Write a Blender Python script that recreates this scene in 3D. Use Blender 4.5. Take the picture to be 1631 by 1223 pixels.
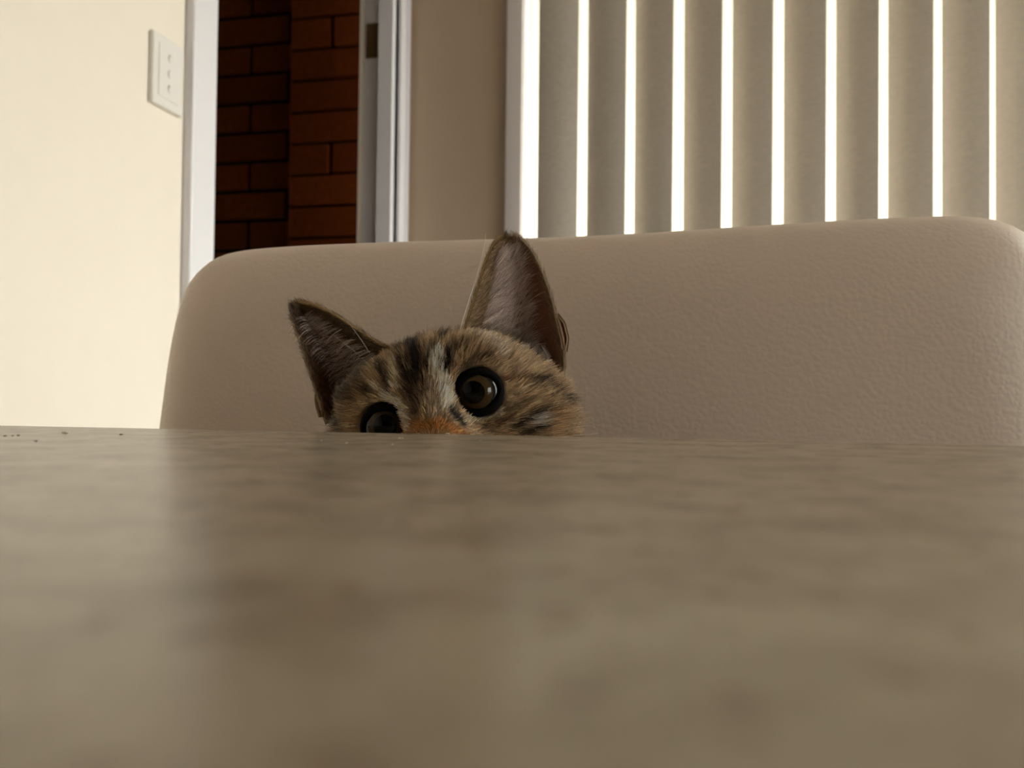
import bpy, bmesh, math, random
import numpy as np
from mathutils import Vector, Matrix

random.seed(7)
rng = np.random.default_rng(11)
sc = bpy.context.scene
for o in list(bpy.data.objects):
    bpy.data.objects.remove(o, do_unlink=True)
COL = sc.collection
R = math.radians

# ------------------------------------------------------------------ camera
F = 1400.0                       # focal length in pixels of the 1631x1223 frame
CX, CY = 815.5, 611.5
TABLE_Z = 0.750
CAM_H = 0.0110                   # phone resting almost on the table top
YAW, PITCH, ROLL = R(13.0), R(1.17), R(0.62)
CAM = np.array([0.0, 0.0, TABLE_Z + CAM_H])
f0 = np.array([-math.sin(YAW), math.cos(YAW), 0.0])
r0 = np.array([math.cos(YAW), math.sin(YAW), 0.0])
Z = np.array([0.0, 0.0, 1.0])
fw = math.cos(PITCH) * f0 + math.sin(PITCH) * Z
up0 = -math.sin(PITCH) * f0 + math.cos(PITCH) * Z
rt = math.cos(ROLL) * r0 + math.sin(ROLL) * up0
up = math.cos(ROLL) * up0 - math.sin(ROLL) * r0

cd = bpy.data.cameras.new('camera')
cd.sensor_width = 36.0
cd.lens = 36.0 * F / 1631.0
cd.clip_start = 0.001
cd.clip_end = 200
cd.dof.use_dof = True
cd.dof.focus_distance = 0.345
cd.dof.aperture_fstop = cd.lens / 1.6        # 1.6 mm aperture
cam = bpy.data.objects.new('camera', cd)
COL.objects.link(cam)
cam.matrix_world = Matrix(((rt[0], up[0], -fw[0], CAM[0]),
                           (rt[1], up[1], -fw[1], CAM[1]),
                           (rt[2], up[2], -fw[2], CAM[2]), (0, 0, 0, 1)))
sc.camera = cam

# ------------------------------------------------------------------ world, daylight, exposure
w = bpy.data.worlds.new('sky')
sc.world = w
w.use_nodes = True
w.node_tree.nodes['Background'].inputs['Color'].default_value = (1.0, 0.965, 0.94, 1)
w.node_tree.nodes['Background'].inputs['Strength'].default_value = 11.8
sc.view_settings.view_transform = 'Standard'
sc.view_settings.look = 'None'
sc.view_settings.gamma = 1.0
sc.view_settings.use_curve_mapping = False
sc.view_settings.exposure = 0.0
sc.cycles.use_denoising = True
sc.cycles.max_bounces = 10
sc.cycles.diffuse_bounces = 5
sc.cycles.sample_clamp_indirect = 8


def portal(loc, rot, sx, sy):
    l = bpy.data.lights.new('window_portal', 'AREA')
    l.shape = 'RECTANGLE'
    l.size, l.size_y = sx, sy
    l.cycles.is_portal = True
    o = bpy.data.objects.new('window_portal', l)
    COL.objects.link(o)
    o.location = loc
    o.rotation_euler = rot
    return o


# ------------------------------------------------------------------ pixel rays
def ray(x, y):
    d = fw + (x - CX) / F * rt - (y - CY) / F * up
    return d


def hit(x, y, axis, val):
    d = ray(x, y)
    t = (val - CAM[axis]) / d[axis]
    return CAM + t * d


def at_depth(x, y, depth):
    return CAM + depth * ray(x, y)


# ------------------------------------------------------------------ materials
MATS = {}


def new_mat(name):
    m = bpy.data.materials.new(name)
    m.use_nodes = True
    nt = m.node_tree
    return m, nt, nt.nodes['Principled BSDF']


def N(nt, t, **kw):
    n = nt.nodes.new(t)
    for k, v in kw.items():
        setattr(n, k, v)
    return n


def plain(name, col, rough=0.6, spec=0.5, noise=0.0, nscale=40, bump=0.0, bscale=200, metallic=0.0, coat=0.0):
    m, nt, p = new_mat(name)
    p.inputs['Roughness'].default_value = rough
    p.inputs['Specular IOR Level'].default_value = spec
    p.inputs['Metallic'].default_value = metallic
    p.inputs['Coat Weight'].default_value = coat
    p.inputs['Coat Roughness'].default_value = 0.03
    tc = N(nt, 'ShaderNodeTexCoord')
    nz = N(nt, 'ShaderNodeTexNoise')
    nz.inputs['Scale'].default_value = nscale
    nz.inputs['Detail'].default_value = 4
    nt.links.new(tc.outputs['Object'], nz.inputs['Vector'])
    mx = N(nt, 'ShaderNodeMix', data_type='RGBA')
    mx.inputs[6].default_value = (*[c * (1 - noise) for c in col], 1)
    mx.inputs[7].default_value = (*[min(1, c * (1 + noise)) for c in col], 1)
    nt.links.new(nz.outputs['Fac'], mx.inputs[0])
    nt.links.new(mx.outputs[2], p.inputs['Base Color'])
    if bump:
        b = N(nt, 'ShaderNodeBump')
        b.inputs['Strength'].default_value = bump
        b.inputs['Distance'].default_value = 0.001
        n2 = N(nt, 'ShaderNodeTexNoise')
        n2.inputs['Scale'].default_value = bscale
        n2.inputs['Detail'].default_value = 3
        nt.links.new(tc.outputs['Object'], n2.inputs['Vector'])
        nt.links.new(n2.outputs['Fac'], b.inputs['Height'])
        nt.links.new(b.outputs['Normal'], p.inputs['Normal'])
    MATS[name] = m
    return m


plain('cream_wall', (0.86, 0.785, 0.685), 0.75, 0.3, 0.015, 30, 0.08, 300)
plain('frame_grey', (0.72, 0.68, 0.70), 0.35, 0.5, 0.01)
plain('white_paint', (0.78, 0.762, 0.795), 0.35, 0.5, 0.01)
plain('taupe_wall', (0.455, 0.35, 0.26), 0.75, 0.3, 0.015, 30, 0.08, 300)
plain('brown_wall', (0.10, 0.075, 0.055), 0.75, 0.3, 0.015, 30)
plain('ceiling_white', (0.55, 0.51, 0.46), 0.8, 0.2, 0.01)
plain('floor_tile', (0.16, 0.11, 0.075), 0.5, 0.4, 0.1, 6)
plain('hall_wall', (0.35, 0.27, 0.18), 0.8, 0.3, 0.02)
plain('mortar', (0.016, 0.010, 0.006), 0.95, 0.1, 0.2)
plain('switch_white', (0.80, 0.765, 0.72), 0.3, 0.5)
plain('switch_grey', (0.60, 0.575, 0.54), 0.3, 0.5)
plain('bronze', (0.20, 0.13, 0.06), 0.4, 0.5, metallic=0.7)
plain('aluminium', (0.55, 0.55, 0.56), 0.35, 0.5, metallic=0.8)
plain('dark_wood', (0.055, 0.032, 0.02), 0.4, 0.5, 0.3, 20)
plain('paving', (0.46, 0.44, 0.41), 0.9, 0.1, 0.1, 3)
plain('crumb', (0.72, 0.62, 0.45), 0.8, 0.2)
plain('crumb_dark', (0.12, 0.07, 0.04), 0.8, 0.2)

# brick, a slightly different burnt brown for each one
m, nt, p = new_mat('brick')
oi = N(nt, 'ShaderNodeObjectInfo')
cr = N(nt, 'ShaderNodeValToRGB')
cr.color_ramp.elements[0].color = (0.165, 0.042, 0.0065, 1)
cr.color_ramp.elements[1].color = (0.235, 0.065, 0.011, 1)
nt.links.new(oi.outputs['Random'], cr.inputs[0])
tc = N(nt, 'ShaderNodeTexCoord')
nz = N(nt, 'ShaderNodeTexNoise')
nz.inputs['Scale'].default_value = 45
nz.inputs['Detail'].default_value = 5
nt.links.new(tc.outputs['Object'], nz.inputs['Vector'])
mx = N(nt, 'ShaderNodeMix', data_type='RGBA', blend_type='MULTIPLY')
mx.inputs[0].default_value = 0.5
nt.links.new(cr.outputs[0], mx.inputs[6])
nt.links.new(nz.outputs['Fac'], mx.inputs[7])
nt.links.new(mx.outputs[2], p.inputs['Base Color'])
p.inputs['Roughness'].default_value = 0.85
p.inputs['Specular IOR Level'].default_value = 0.1
bp = N(nt, 'ShaderNodeBump')
bp.inputs['Strength'].default_value = 0.3
bp.inputs['Distance'].default_value = 0.002
nt.links.new(nz.outputs['Fac'], bp.inputs['Height'])
nt.links.new(bp.outputs['Normal'], p.inputs['Normal'])
MATS['brick'] = m

# table top: mottled composite stone, satin polish
m, nt, p = new_mat('stone_top')
tc = N(nt, 'ShaderNodeTexCoord')
na = N(nt, 'ShaderNodeTexNoise')
na.inputs['Scale'].default_value = 70
na.inputs['Detail'].default_value = 5
na.inputs['Roughness'].default_value = 0.62
nb = N(nt, 'ShaderNodeTexNoise')
nb.inputs['Scale'].default_value = 210
nb.inputs['Detail'].default_value = 3
for n in (na, nb):
    nt.links.new(tc.outputs['Object'], n.inputs['Vector'])
ra = N(nt, 'ShaderNodeValToRGB')
ra.color_ramp.elements[0].position = 0.30
ra.color_ramp.elements[0].color = (0.27, 0.205, 0.145, 1)
ra.color_ramp.elements[1].position = 0.58
ra.color_ramp.elements[1].color = (0.405, 0.33, 0.25, 1)
nt.links.new(na.outputs['Fac'], ra.inputs[0])
rb = N(nt, 'ShaderNodeValToRGB')
rb.color_ramp.elements[0].position = 0.30
rb.color_ramp.elements[0].color = (0.74, 0.68, 0.63, 1)
rb.color_ramp.elements[1].position = 0.42
rb.color_ramp.elements[1].color = (1, 1, 1, 1)
nt.links.new(nb.outputs['Fac'], rb.inputs[0])
mx = N(nt, 'ShaderNodeMix', data_type='RGBA', blend_type='MULTIPLY')
mx.inputs[0].default_value = 1.0
nt.links.new(ra.outputs[0], mx.inputs[6])
nt.links.new(rb.outputs[0], mx.inputs[7])
nt.links.new(mx.outputs[2], p.inputs['Base Color'])
p.inputs['Roughness'].default_value = 0.27
p.inputs['Specular IOR Level'].default_value = 0.16
MATS['stone_top'] = m

# pale leatherette with pebbled grain
m, nt, p = new_mat('leatherette')
p.inputs['Base Color'].default_value = (0.78, 0.63, 0.525, 1)
p.inputs['Roughness'].default_value = 0.48
p.inputs['Specular IOR Level'].default_value = 0.4
tc = N(nt, 'ShaderNodeTexCoord')
vo = N(nt, 'ShaderNodeTexVoronoi', feature='SMOOTH_F1')
vo.inputs['Scale'].default_value = 380
vo.inputs['Smoothness'].default_value = 0.5
wz = N(nt, 'ShaderNodeTexNoise')
wz.inputs['Scale'].default_value = 120
mxv = N(nt, 'ShaderNodeMix', data_type='RGBA', blend_type='LINEAR_LIGHT')
mxv.inputs[0].default_value = 0.002
nt.links.new(tc.outputs['Object'], wz.inputs['Vector'])
nt.links.new(tc.outputs['Object'], mxv.inputs[6])
nt.links.new(wz.outputs['Color'], mxv.inputs[7])
nt.links.new(mxv.outputs[2], vo.inputs['Vector'])
bp = N(nt, 'ShaderNodeBump', invert=True)
bp.inputs['Strength'].default_value = 0.33
bp.inputs['Distance'].default_value = 0.0006
nt.links.new(vo.outputs['Distance'], bp.inputs['Height'])
nt.links.new(bp.outputs['Normal'], p.inputs['Normal'])
MATS['leatherette'] = m

# blind fabric: nearly blockout, lets a trace of daylight through
m, nt, p = new_mat('blind_fabric')
tc = N(nt, 'ShaderNodeTexCoord')
mp = N(nt, 'ShaderNodeMapping')
mp.inputs['Scale'].default_value = (60, 60, 130)
nz = N(nt, 'ShaderNodeTexNoise')
nz.inputs['Scale'].default_value = 1.0
nz.inputs['Detail'].default_value = 6
nz.inputs['Roughness'].default_value = 0.7
nt.links.new(tc.outputs['Object'], mp.inputs['Vector'])
nt.links.new(mp.outputs[0], nz.inputs['Vector'])
cr = N(nt, 'ShaderNodeValToRGB')
cr.color_ramp.elements[0].position = 0.3
cr.color_ramp.elements[0].color = (0.50, 0.445, 0.385, 1)
cr.color_ramp.elements[1].position = 0.7
cr.color_ramp.elements[1].color = (0.59, 0.53, 0.46, 1)
nt.links.new(nz.outputs['Fac'], cr.inputs[0])
nt.links.new(cr.outputs[0], p.inputs['Base Color'])
p.inputs['Roughness'].default_value = 0.85
p.inputs['Specular IOR Level'].default_value = 0.2
tr = N(nt, 'ShaderNodeBsdfTranslucent')
tr.inputs['Color'].default_value = (0.7, 0.66, 0.55, 1)
ms = N(nt, 'ShaderNodeMixShader')
ms.inputs[0].default_value = 0.010
nt.links.new(p.outputs[0], ms.inputs[1])
nt.links.new(tr.outputs[0], ms.inputs[2])
nt.links.new(ms.outputs[0], nt.nodes['Material Output'].inputs['Surface'])
MATS['blind_fabric'] = m

# window glass: clear, thin
m, nt, p = new_mat('glass')
g1 = N(nt, 'ShaderNodeBsdfTransparent')
g1.inputs['Color'].default_value = (0.95, 0.98, 0.96, 1)
g2 = N(nt, 'ShaderNodeBsdfGlossy')
g2.inputs['Roughness'].default_value = 0.0
ms = N(nt, 'ShaderNodeMixShader')
ms.inputs[0].default_value = 0.06
nt.links.new(g1.outputs[0], ms.inputs[1])
nt.links.new(g2.outputs[0], ms.inputs[2])
nt.links.new(ms.outputs[0], nt.nodes['Material Output'].inputs['Surface'])
MATS['glass'] = m


# ------------------------------------------------------------------ object helpers
def link(o, parent=None):
    COL.objects.link(o)
    if parent is not None:
        o.parent = parent
    return o


def empty(name, loc):
    o = bpy.data.objects.new(name, None)
    o.empty_display_size = 0.05
    o.location = loc
    COL.objects.link(o)
    return o


def origin_of(parent):
    v = Vector((0, 0, 0))
    while parent is not None:
        v += parent.location
        parent = parent.parent
    return v


def bm_obj(name, bm, mat, parent=None, origin=None, smooth=False):
    """bm in world coordinates; the object's origin goes to `origin`"""
    if origin is None:
        co = [v.co for v in bm.verts]
        origin = Vector([(min(c[i] for c in co) + max(c[i] for c in co)) / 2 for i in range(3)])
        origin.z = min(c.z for c in co)
    origin = Vector(origin)
    bmesh.ops.translate(bm, verts=bm.verts, vec=-origin)
    bmesh.ops.recalc_face_normals(bm, faces=bm.faces)
    me = bpy.data.meshes.new(name)
    bm.to_mesh(me)
    bm.free()
    if smooth:
        me.shade_smooth()
    if mat:
        me.materials.append(MATS[mat])
    o = bpy.data.objects.new(name, me)
    o.location = origin - origin_of(parent)
    return link(o, parent)


def box(bm, x0, x1, y0, y1, z0, z1, bev=0.0, seg=2):
    r = bmesh.ops.create_cube(bm, size=1.0)
    vs = r['verts']
    for v in vs:
        v.co.x = x0 if v.co.x < 0 else x1
        v.co.y = y0 if v.co.y < 0 else y1
        v.co.z = z0 if v.co.z < 0 else z1
    if bev:
        es = list({e for v in vs for e in v.link_edges})
        bmesh.ops.bevel(bm, geom=es, offset=bev, segments=seg, profile=0.5, affect='EDGES')


def box_obj(name, b, mat, parent=None, bev=0.0, seg=2):
    bm = bmesh.new()
    box(bm, *b, bev=bev, seg=seg)
    return bm_obj(name, bm, mat, parent)


def tag(o, label=None, cat=None, group=None, kind=None):
    for k, v in (('label', label), ('category', cat), ('group', group), ('kind', kind)):
        if v:
            o[k] = v
    return o


def tube(bm, pts, radii, seg=8):
    pts = [Vector(q) for q in pts]
    rings = []
    for i, q in enumerate(pts):
        d = (pts[min(i + 1, len(pts) - 1)] - pts[max(i - 1, 0)]).normalized()
        a = d.orthogonal().normalized() if i == 0 else (rings_a - d * rings_a.dot(d)).normalized()
        rings_a = a
        b = d.cross(a)
        rr = radii[i] if hasattr(radii, '__len__') else radii
        rings.append([bm.verts.new(q + rr * (math.cos(t) * a + math.sin(t) * b))
                      for t in [2 * math.pi * k / seg for k in range(seg)]])
    for i in range(len(rings) - 1):
        for k in range(seg):
            bm.faces.new((rings[i][k], rings[i][(k + 1) % seg], rings[i + 1][(k + 1) % seg], rings[i + 1][k]))
    bm.faces.new(rings[0][::-1])
    bm.faces.new(rings[-1])


# ------------------------------------------------------------------ room layout (metres, room axes)
XL = -0.878                                   # left wall plane
YB = hit(645, 300, 0, XL)[1]                  # back wall plane, from the corner at x=645
XR, YF, ZC = 1.60, -5.00, 2.40
WT = 0.105                                    # wall thickness
D0 = hit(331, 200, 0, XL)[1]                  # near side of the doorway
D1 = hit(627, 200, 0, XL)[1]                  # far side of the doorway
A0 = hit(307, 200, 0, XL + 0.018)[1]          # near edge of the near architrave
DOOR_H = 2.06
WX0 = hit(833, 200, 1, YB)[0]                 # left side of the blind-covered opening
WX1, WZ0, WZ1 = 1.50, 0.02, 2.12


def structure(o):
    o['kind'] = 'structure'
    return o


def struct_box(name, b, mat, bev=0.0):
    return structure(box_obj(name, b, mat, None, bev))


struct_box('floor', (XL - 2.2, XR + WT, YF - WT, YB + WT + 1.0, -0.12, 0.0), 'floor_tile')
struct_box('ceiling', (XL - 2.2, XR + WT, YF - WT, YB + WT + 1.0, ZC, ZC + 0.12), 'ceiling_white')


def wall_with_hole(name, axis, a0, a1, p0, p1, h0, h1, hz0, hz1, mat):
    """axis 0: wall runs along x at y in [p0,p1]; axis 1: along y at x in [p0,p1]"""
    bm = bmesh.new()

    def add(u0, u1, z0, z1):
        if axis == 0:
            box(bm, u0, u1, p0, p1, z0, z1)
        else:
            box(bm, p0, p1, u0, u1, z0, z1)
    add(a0, h0, 0, ZC)
    add(h1, a1, 0, ZC)
    add(h0, h1, hz1, ZC)
    if hz0 > 0.01:
        add(h0, h1, 0, hz0)
    return structure(bm_obj(name, bm, mat))


wall_with_hole('wall_left', 1, YF - WT, YB, XL - WT, XL, D0, D1, 0, DOOR_H, 'cream_wall')
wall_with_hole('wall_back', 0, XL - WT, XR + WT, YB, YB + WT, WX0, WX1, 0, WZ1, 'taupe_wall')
struct_box('trim_10', (WX0 - 0.0005, WX0 + 0.003, YB - 0.001, YB + WT - 0.04, 0, WZ1), 'white_paint')
# the glass door that lights the room and a small window, both in the right-hand wall
RY0, RY1, RZ0, RZ1 = 0.92, 2.30, 0.03, 2.14
SY0, SY1, SZ0, SZ1 = -0.52, 0.12, 0.78, 1.44
wall_with_hole('wall_right_near', 1, YF - WT, 0.15, XR, XR + WT, SY0, SY1, SZ0, SZ1, 'cream_wall')
wall_with_hole('wall_right_far', 1, 0.15, YB, XR, XR + WT, RY0, RY1, 0, RZ1, 'cream_wall')
struct_box('wall_front', (XL, XR, YF - WT, YF, 0, ZC), 'brown_wall')
struct_box('ground_outside', (-40, 40, -40, 40, -0.40, -0.30), 'paving')

portal(((WX0 + WX1) / 2, YB + WT * 0.5, WZ1 / 2), (R(-90), 0, 0), WX1 - WX0, WZ1)
portal((XR + WT * 0.6, (SY0 + SY1) / 2, (SZ0 + SZ1) / 2), (0, R(90), 0), SZ1 - SZ0, SY1 - SY0)
portal((XR + WT * 0.6, (RY0 + RY1) / 2, (RZ0 + RZ1) / 2), (0, R(90), 0), RZ1 - RZ0, RY1 - RY0)

# doorway: architraves, jamb with stop, strike plate
AW = D0 - A0
bm = bmesh.new()
box(bm, XL, XL + 0.018, A0, D0, 0, DOOR_H + AW, 0.004)
structure(bm_obj('trim_1', bm, 'white_paint'))
AF = hit(643.5, 200, 0, XL)[1]
bm = bmesh.new()
box(bm, XL, XL + 0.012, D1, AF, 0, DOOR_H + AW)
box(bm, XL, XL + 0.022, D1, D1 + 0.016, 0, DOOR_H + AW, 0.003)
box(bm, XL, XL + 0.020, AF - 0.020, AF - 0.006, 0, DOOR_H + AW, 0.003)
structure(bm_obj('trim_2', bm, 'white_paint'))
bm = bmesh.new()
box(bm, XL, XL + 0.018, D0, D1, DOOR_H, DOOR_H + AW, 0.004)
structure(bm_obj('trim_3', bm, 'white_paint'))
JX = hit(600, 200, 1, D1 - 0.02)[0]           # step of the jamb
JX2 = hit(580, 200, 1, D1)[0]
bm = bmesh.new()
box(bm, JX, XL + 0.002, D1 - 0.020, D1 + 0.001, 0, DOOR_H, 0.002)
box(bm, JX2, JX, D1 - 0.002, D1 + 0.001, 0, DOOR_H)
jamb = structure(bm_obj('trim_4', bm, 'white_paint'))
sp = [hit(588, 38, 1, D1 - 0.002), hit(588, 93, 1, D1 - 0.002)]
box_obj('strike_plate', (JX2 + 0.004, JX - 0.003, D1 - 0.0045, D1 - 0.0015, sp[1][2], sp[0][2]), 'bronze', jamb)
bm = bmesh.new()
box(bm, XL - WT, XL + 0.002, D0 - 0.001, D0 + 0.004, 0, DOOR_H)
structure(bm_obj('trim_5', bm, 'white_paint'))
bm = bmesh.new()
box(bm, XL - WT, XL + 0.002, D0, D1, DOOR_H - 0.004, DOOR_H + 0.001)
structure(bm_obj('trim_6', bm, 'white_paint'))
# window architrave
WA = hit(805, 200, 1, YB - 0.016)[0]
struct_box('trim_7', (WA, WX0, YB - 0.016, YB, 0, WZ1 + 0.05), 'frame_grey', 0.003)
struct_box('trim_8', (WX0, WX1, YB - 0.016, YB, WZ1, WZ1 + 0.05), 'frame_grey', 0.003)
struct_box('trim_9', (WX1, WX1 + 0.05, YB - 0.016, YB, 0, WZ1 + 0.05), 'frame_grey', 0.003)
# skirting
struct_box('baseboard_left', (XL, XL + 0.014, YF, A0, 0, 0.09), 'white_paint', 0.003)
struct_box('baseboard_back', (XL + 0.03, WA, YB - 0.014, YB, 0, 0.09), 'white_paint', 0.003)
struct_box('baseboard_right', (XR - 0.014, XR, YF, RY0, 0, 0.09), 'white_paint', 0.003)


def window(name, x0, x1, y0, y1, z0, z1, axis, mullions):
    root = empty(name, ((x0 + x1) / 2, (y0 + y1) / 2, z0))
    root['kind'] = 'structure'
    t = 0.04
    bm = bmesh.new()
    if axis == 0:
        box(bm, x0, x0 + 0.004, y0, y1, z0, z1)
        box(bm, x1 - t, x1, y0, y1, z0, z1)
        box(bm, x0, x1, y0, y1, z0, z0 + t)
        box(bm, x0, x1, y0, y1, z1 - t, z1)
        for mm in mullions:
            box(bm, mm - t / 2, mm + t / 2, y0, y1, z0, z1)
    else:
        box(bm, x0, x1, y0, y0 + t, z0, z1)
        box(bm, x0, x1, y1 - t, y1, z0, z1)
        box(bm, x0, x1, y0, y1, z0, z0 + t)
        box(bm, x0, x1, y0, y1, z1 - t, z1)
        for mm in mullions:
            box(bm, x0, x1, mm - t / 2, mm + t / 2, z0, z1)
    bm_obj('window_frame', bm, 'aluminium', root)
    edges = ([x0] if axis == 0 else [y0]) + list(mullions) + ([x1] if axis == 0 else [y1])
    for a, b in zip(edges[:-1], edges[1:]):
        if axis == 0:
            ym = (y0 + y1) / 2
            box_obj('pane', (a + .01, b - .01, ym - .002, ym + .002, z0 + .02, z1 - .02), 'glass', root)
        else:
            xm = (x0 + x1) / 2
            box_obj('pane', (xm - .002, xm + .002, a + .01, b - .01, z0 + .02, z1 - .02), 'glass', root)


window('window_1', WX0, WX1, YB + WT - 0.04, YB + WT - 0.01, WZ0, WZ1, 0, [(WX0 + WX1) / 2])
window('window_2', XR + WT - 0.04, XR + WT - 0.01, RY0, RY1, RZ0, RZ1, 1, [1.61])
window('window_3', XR + WT - 0.04, XR + WT - 0.01, SY0, SY1, SZ0, SZ1, 1, [])

# ------------------------------------------------------------------ pale roof added outside to dim the sky in the blind gaps
plain('blocker_cream', (0.86, 0.86, 0.74), 0.8, 0.2, 0.02)
VD = 4.6                                      # depth of the added sloping roof
bm = bmesh.new()
box(bm, -2.2, 4.6, YB + WT, YB + VD, 0.0, 0.07)
for v in bm.verts:
    v.co.z += 2.36 - 0.34 * (v.co.y - YB) / VD
structure(bm_obj('ceiling_sky_blocker', bm, 'blocker_cream'))  # added slab, unseen, blocks the sky above the blind-covered door
for k_, px_ in enumerate((-2.0, 4.2)):
    struct_box('trim_%d' % (11 + k_), (px_, px_ + 0.09, YB + VD - 0.15, YB + VD - 0.06, -0.30, 2.03), 'blocker_cream')  # posts of the added roof

# ------------------------------------------------------------------ hall behind the doorway, brick wall
YP = 2.66                                     # face of the brick pier
YL = 2.84                                     # face of the set-back brick wall
HX = XL - 2.0
struct_box('wall_hall_left', (HX - 0.1, HX, -0.6, YL + 0.12, 0, ZC), 'hall_wall')
struct_box('wall_hall_front', (HX, XL - WT, -0.7, -0.6, 0, ZC), 'hall_wall')
JOINT = 0.013
brick_mesh = {}


def brick(parent, x0, x1, yface, z0, z1, depth=0.03):
    key = (round(x1 - x0, 3), round(z1 - z0, 3))
    if key not in brick_mesh:
        bm = bmesh.new()
        box(bm, -(x1 - x0) / 2, (x1 - x0) / 2, 0, depth, 0, z1 - z0, 0.003, 1)
        bmesh.ops.recalc_face_normals(bm, faces=bm.faces)
        me = bpy.data.meshes.new('brick')
        bm.to_mesh(me)
        bm.free()
        me.materials.append(MATS['brick'])
        brick_mesh[key] = me
    o = bpy.data.objects.new('brick', brick_mesh[key])
    o.location = Vector(((x0 + x1) / 2, yface + random.uniform(-.0012, .0012), z0)) - origin_of(parent)
    link(o, parent)


# set-back part: rows of whole bricks (type A) and rows shifted by half (type B)
xe = hit(460, 250, 1, YP)[0]                  # left edge of the pier
zl = [hit(400, yy, 1, YL)[2] for yy in (398, 72)]
pl = (zl[1] - zl[0]) / 7.0
ja, jb = hit(337, 240, 1, YL)[0], hit(458, 240, 1, YL)[0]
LB = jb - ja
wl = structure(box_obj('wall_hall_brick', (HX, xe + 0.3, YL + 0.011, YL + 0.12, 0, ZC), 'mortar'))
wp = structure(box_obj('wall_hall_pier', (xe + 0.004, XL - WT - 0.002, YP + 0.011, YL + 0.10, 0, ZC), 'mortar'))
r_start = -int(zl[0] / pl)
for r in range(r_start, int((ZC - zl[0]) / pl)):
    z0 = zl[0] + r * pl
    if z0 < 0.0:
        continue
    off = 0.0 if r % 2 == 1 else LB * 0.5
    for k in range(-4, 2):
        x0 = ja + off + k * LB
        x1 = x0 + LB
        x1c = min(x1, xe + 0.25)
        x0c = max(x0, HX)
        if x1c - x0c < 0.04:
            continue
        brick(wl, x0c + JOINT / 2, x1c - JOINT / 2, YL, z0 + JOINT / 2, z0 + pl - JOINT / 2)
# pier: mostly whole faces, a pair of half bricks every fourth course
zp = [hit(520, yy, 1, YP)[2] for yy in (378, 26)]
pp = (zp[1] - zp[0]) / 7.0
xj = hit(526, 250, 1, YP)[0]
xend = XL - WT - 0.002
for r in range(-int(zp[0] / pp), int((ZC - zp[0]) / pp)):
    z0 = zp[0] + r * pp
    if z0 < 0:
        continue
    if r % 4 == 2:
        brick(wp, xe, xj - JOINT / 2, YP, z0 + JOINT / 3, z0 + pp - JOINT / 3)
        brick(wp, xj + JOINT / 2, xend, YP, z0 + JOINT / 3, z0 + pp - JOINT / 3)
    else:
        brick(wp, xe, xend, YP, z0 + JOINT / 3, z0 + pp - JOINT / 3)

# ------------------------------------------------------------------ light switch on the left wall
c = [hit(243, 106, 0, XL + 0.008), hit(292, 126, 0, XL + 0.008)]
s0, s1 = c[0][1], c[1][1]
zt = hit(245, 46, 0, XL + 0.008)[2]
zb = hit(245, 163, 0, XL + 0.008)[2]
sw = empty('light_switch', (XL, (s0 + s1) / 2, zb))
tag(sw, 'white rectangular wall plate with three small switches on the cream wall', 'light switch')
box_obj('wall_plate', (XL, XL + 0.009, s0, s1, zb, zt), 'switch_white', sw, 0.003, 3)
sy, sz = s1 - s0, zt - zb
box_obj('inner_plate', (XL + 0.0085, XL + 0.0105, s0 + sy * .17, s1 - sy * .17, zb + sz * .13, zt - sz * .13),
        'switch_white', sw, 0.0008)
for k in range(3):
    zc = zb + sz * (0.5 + (k - 1) * 0.215)
    bm = bmesh.new()
    yc = (s0 + s1) / 2
    ring = []
    n = 20
    for xx, q in ((XL + 0.0100, 1.0), (XL + 0.0122, 1.0), (XL + 0.0132, 0.86)):
        ring.append([bm.verts.new((xx + 0.0012 * math.sin(t) * (q < .9), yc + 0.0046 * q * math.cos(t), zc + 0.0068 * q * math.sin(t)))
                     for t in [2 * math.pi * i / n for i in range(n)]])
    for a, b in zip(ring[:-1], ring[1:]):
        for i in range(n):
            bm.faces.new((a[i], a[(i + 1) % n], b[(i + 1) % n], b[i]))
    bm.faces.new(ring[-1])
    bm_obj('rocker', bm, 'switch_white', sw)

# ------------------------------------------------------------------ vertical blind
YV = YB - 0.085
VW = 0.111
blind = empty('vertical_blind', ((WX0 + WX1) / 2, YV, 0.04))
tag(blind, 'beige fabric vertical blind hanging across the bright glass door', 'vertical blind')
lefts = [852, 935.5, 1011, 1089, 1166, 1248, 1331, 1414, 1500, 1585]
rights = [926, 997, 1072, 1150, 1231, 1316, 1400, 1487, 1577, 1668]
VZ0, VZ1 = 0.04, 2.16


def proj(P):
    d = np.asarray(P) - CAM
    return CX + F * d.dot(rt) / d.dot(fw), CY - F * d.dot(up) / d.dot(fw)


def solve_vane(pl_, pr_):
    best = None
    for a in np.linspace(R(5), R(75), 141):
        dx, dy = VW / 2 * math.cos(a), VW / 2 * math.sin(a)
        yl = hit(pl_, 200, 1, YV + dy)
        yr = hit(pr_, 200, 1, YV - dy)
        e = abs((yr[0] - yl[0]) - 2 * dx)
        if best is None or e < best[0]:
            best = (e, a, (yl[0] + yr[0]) / 2)
    return best[1], best[2]


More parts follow.
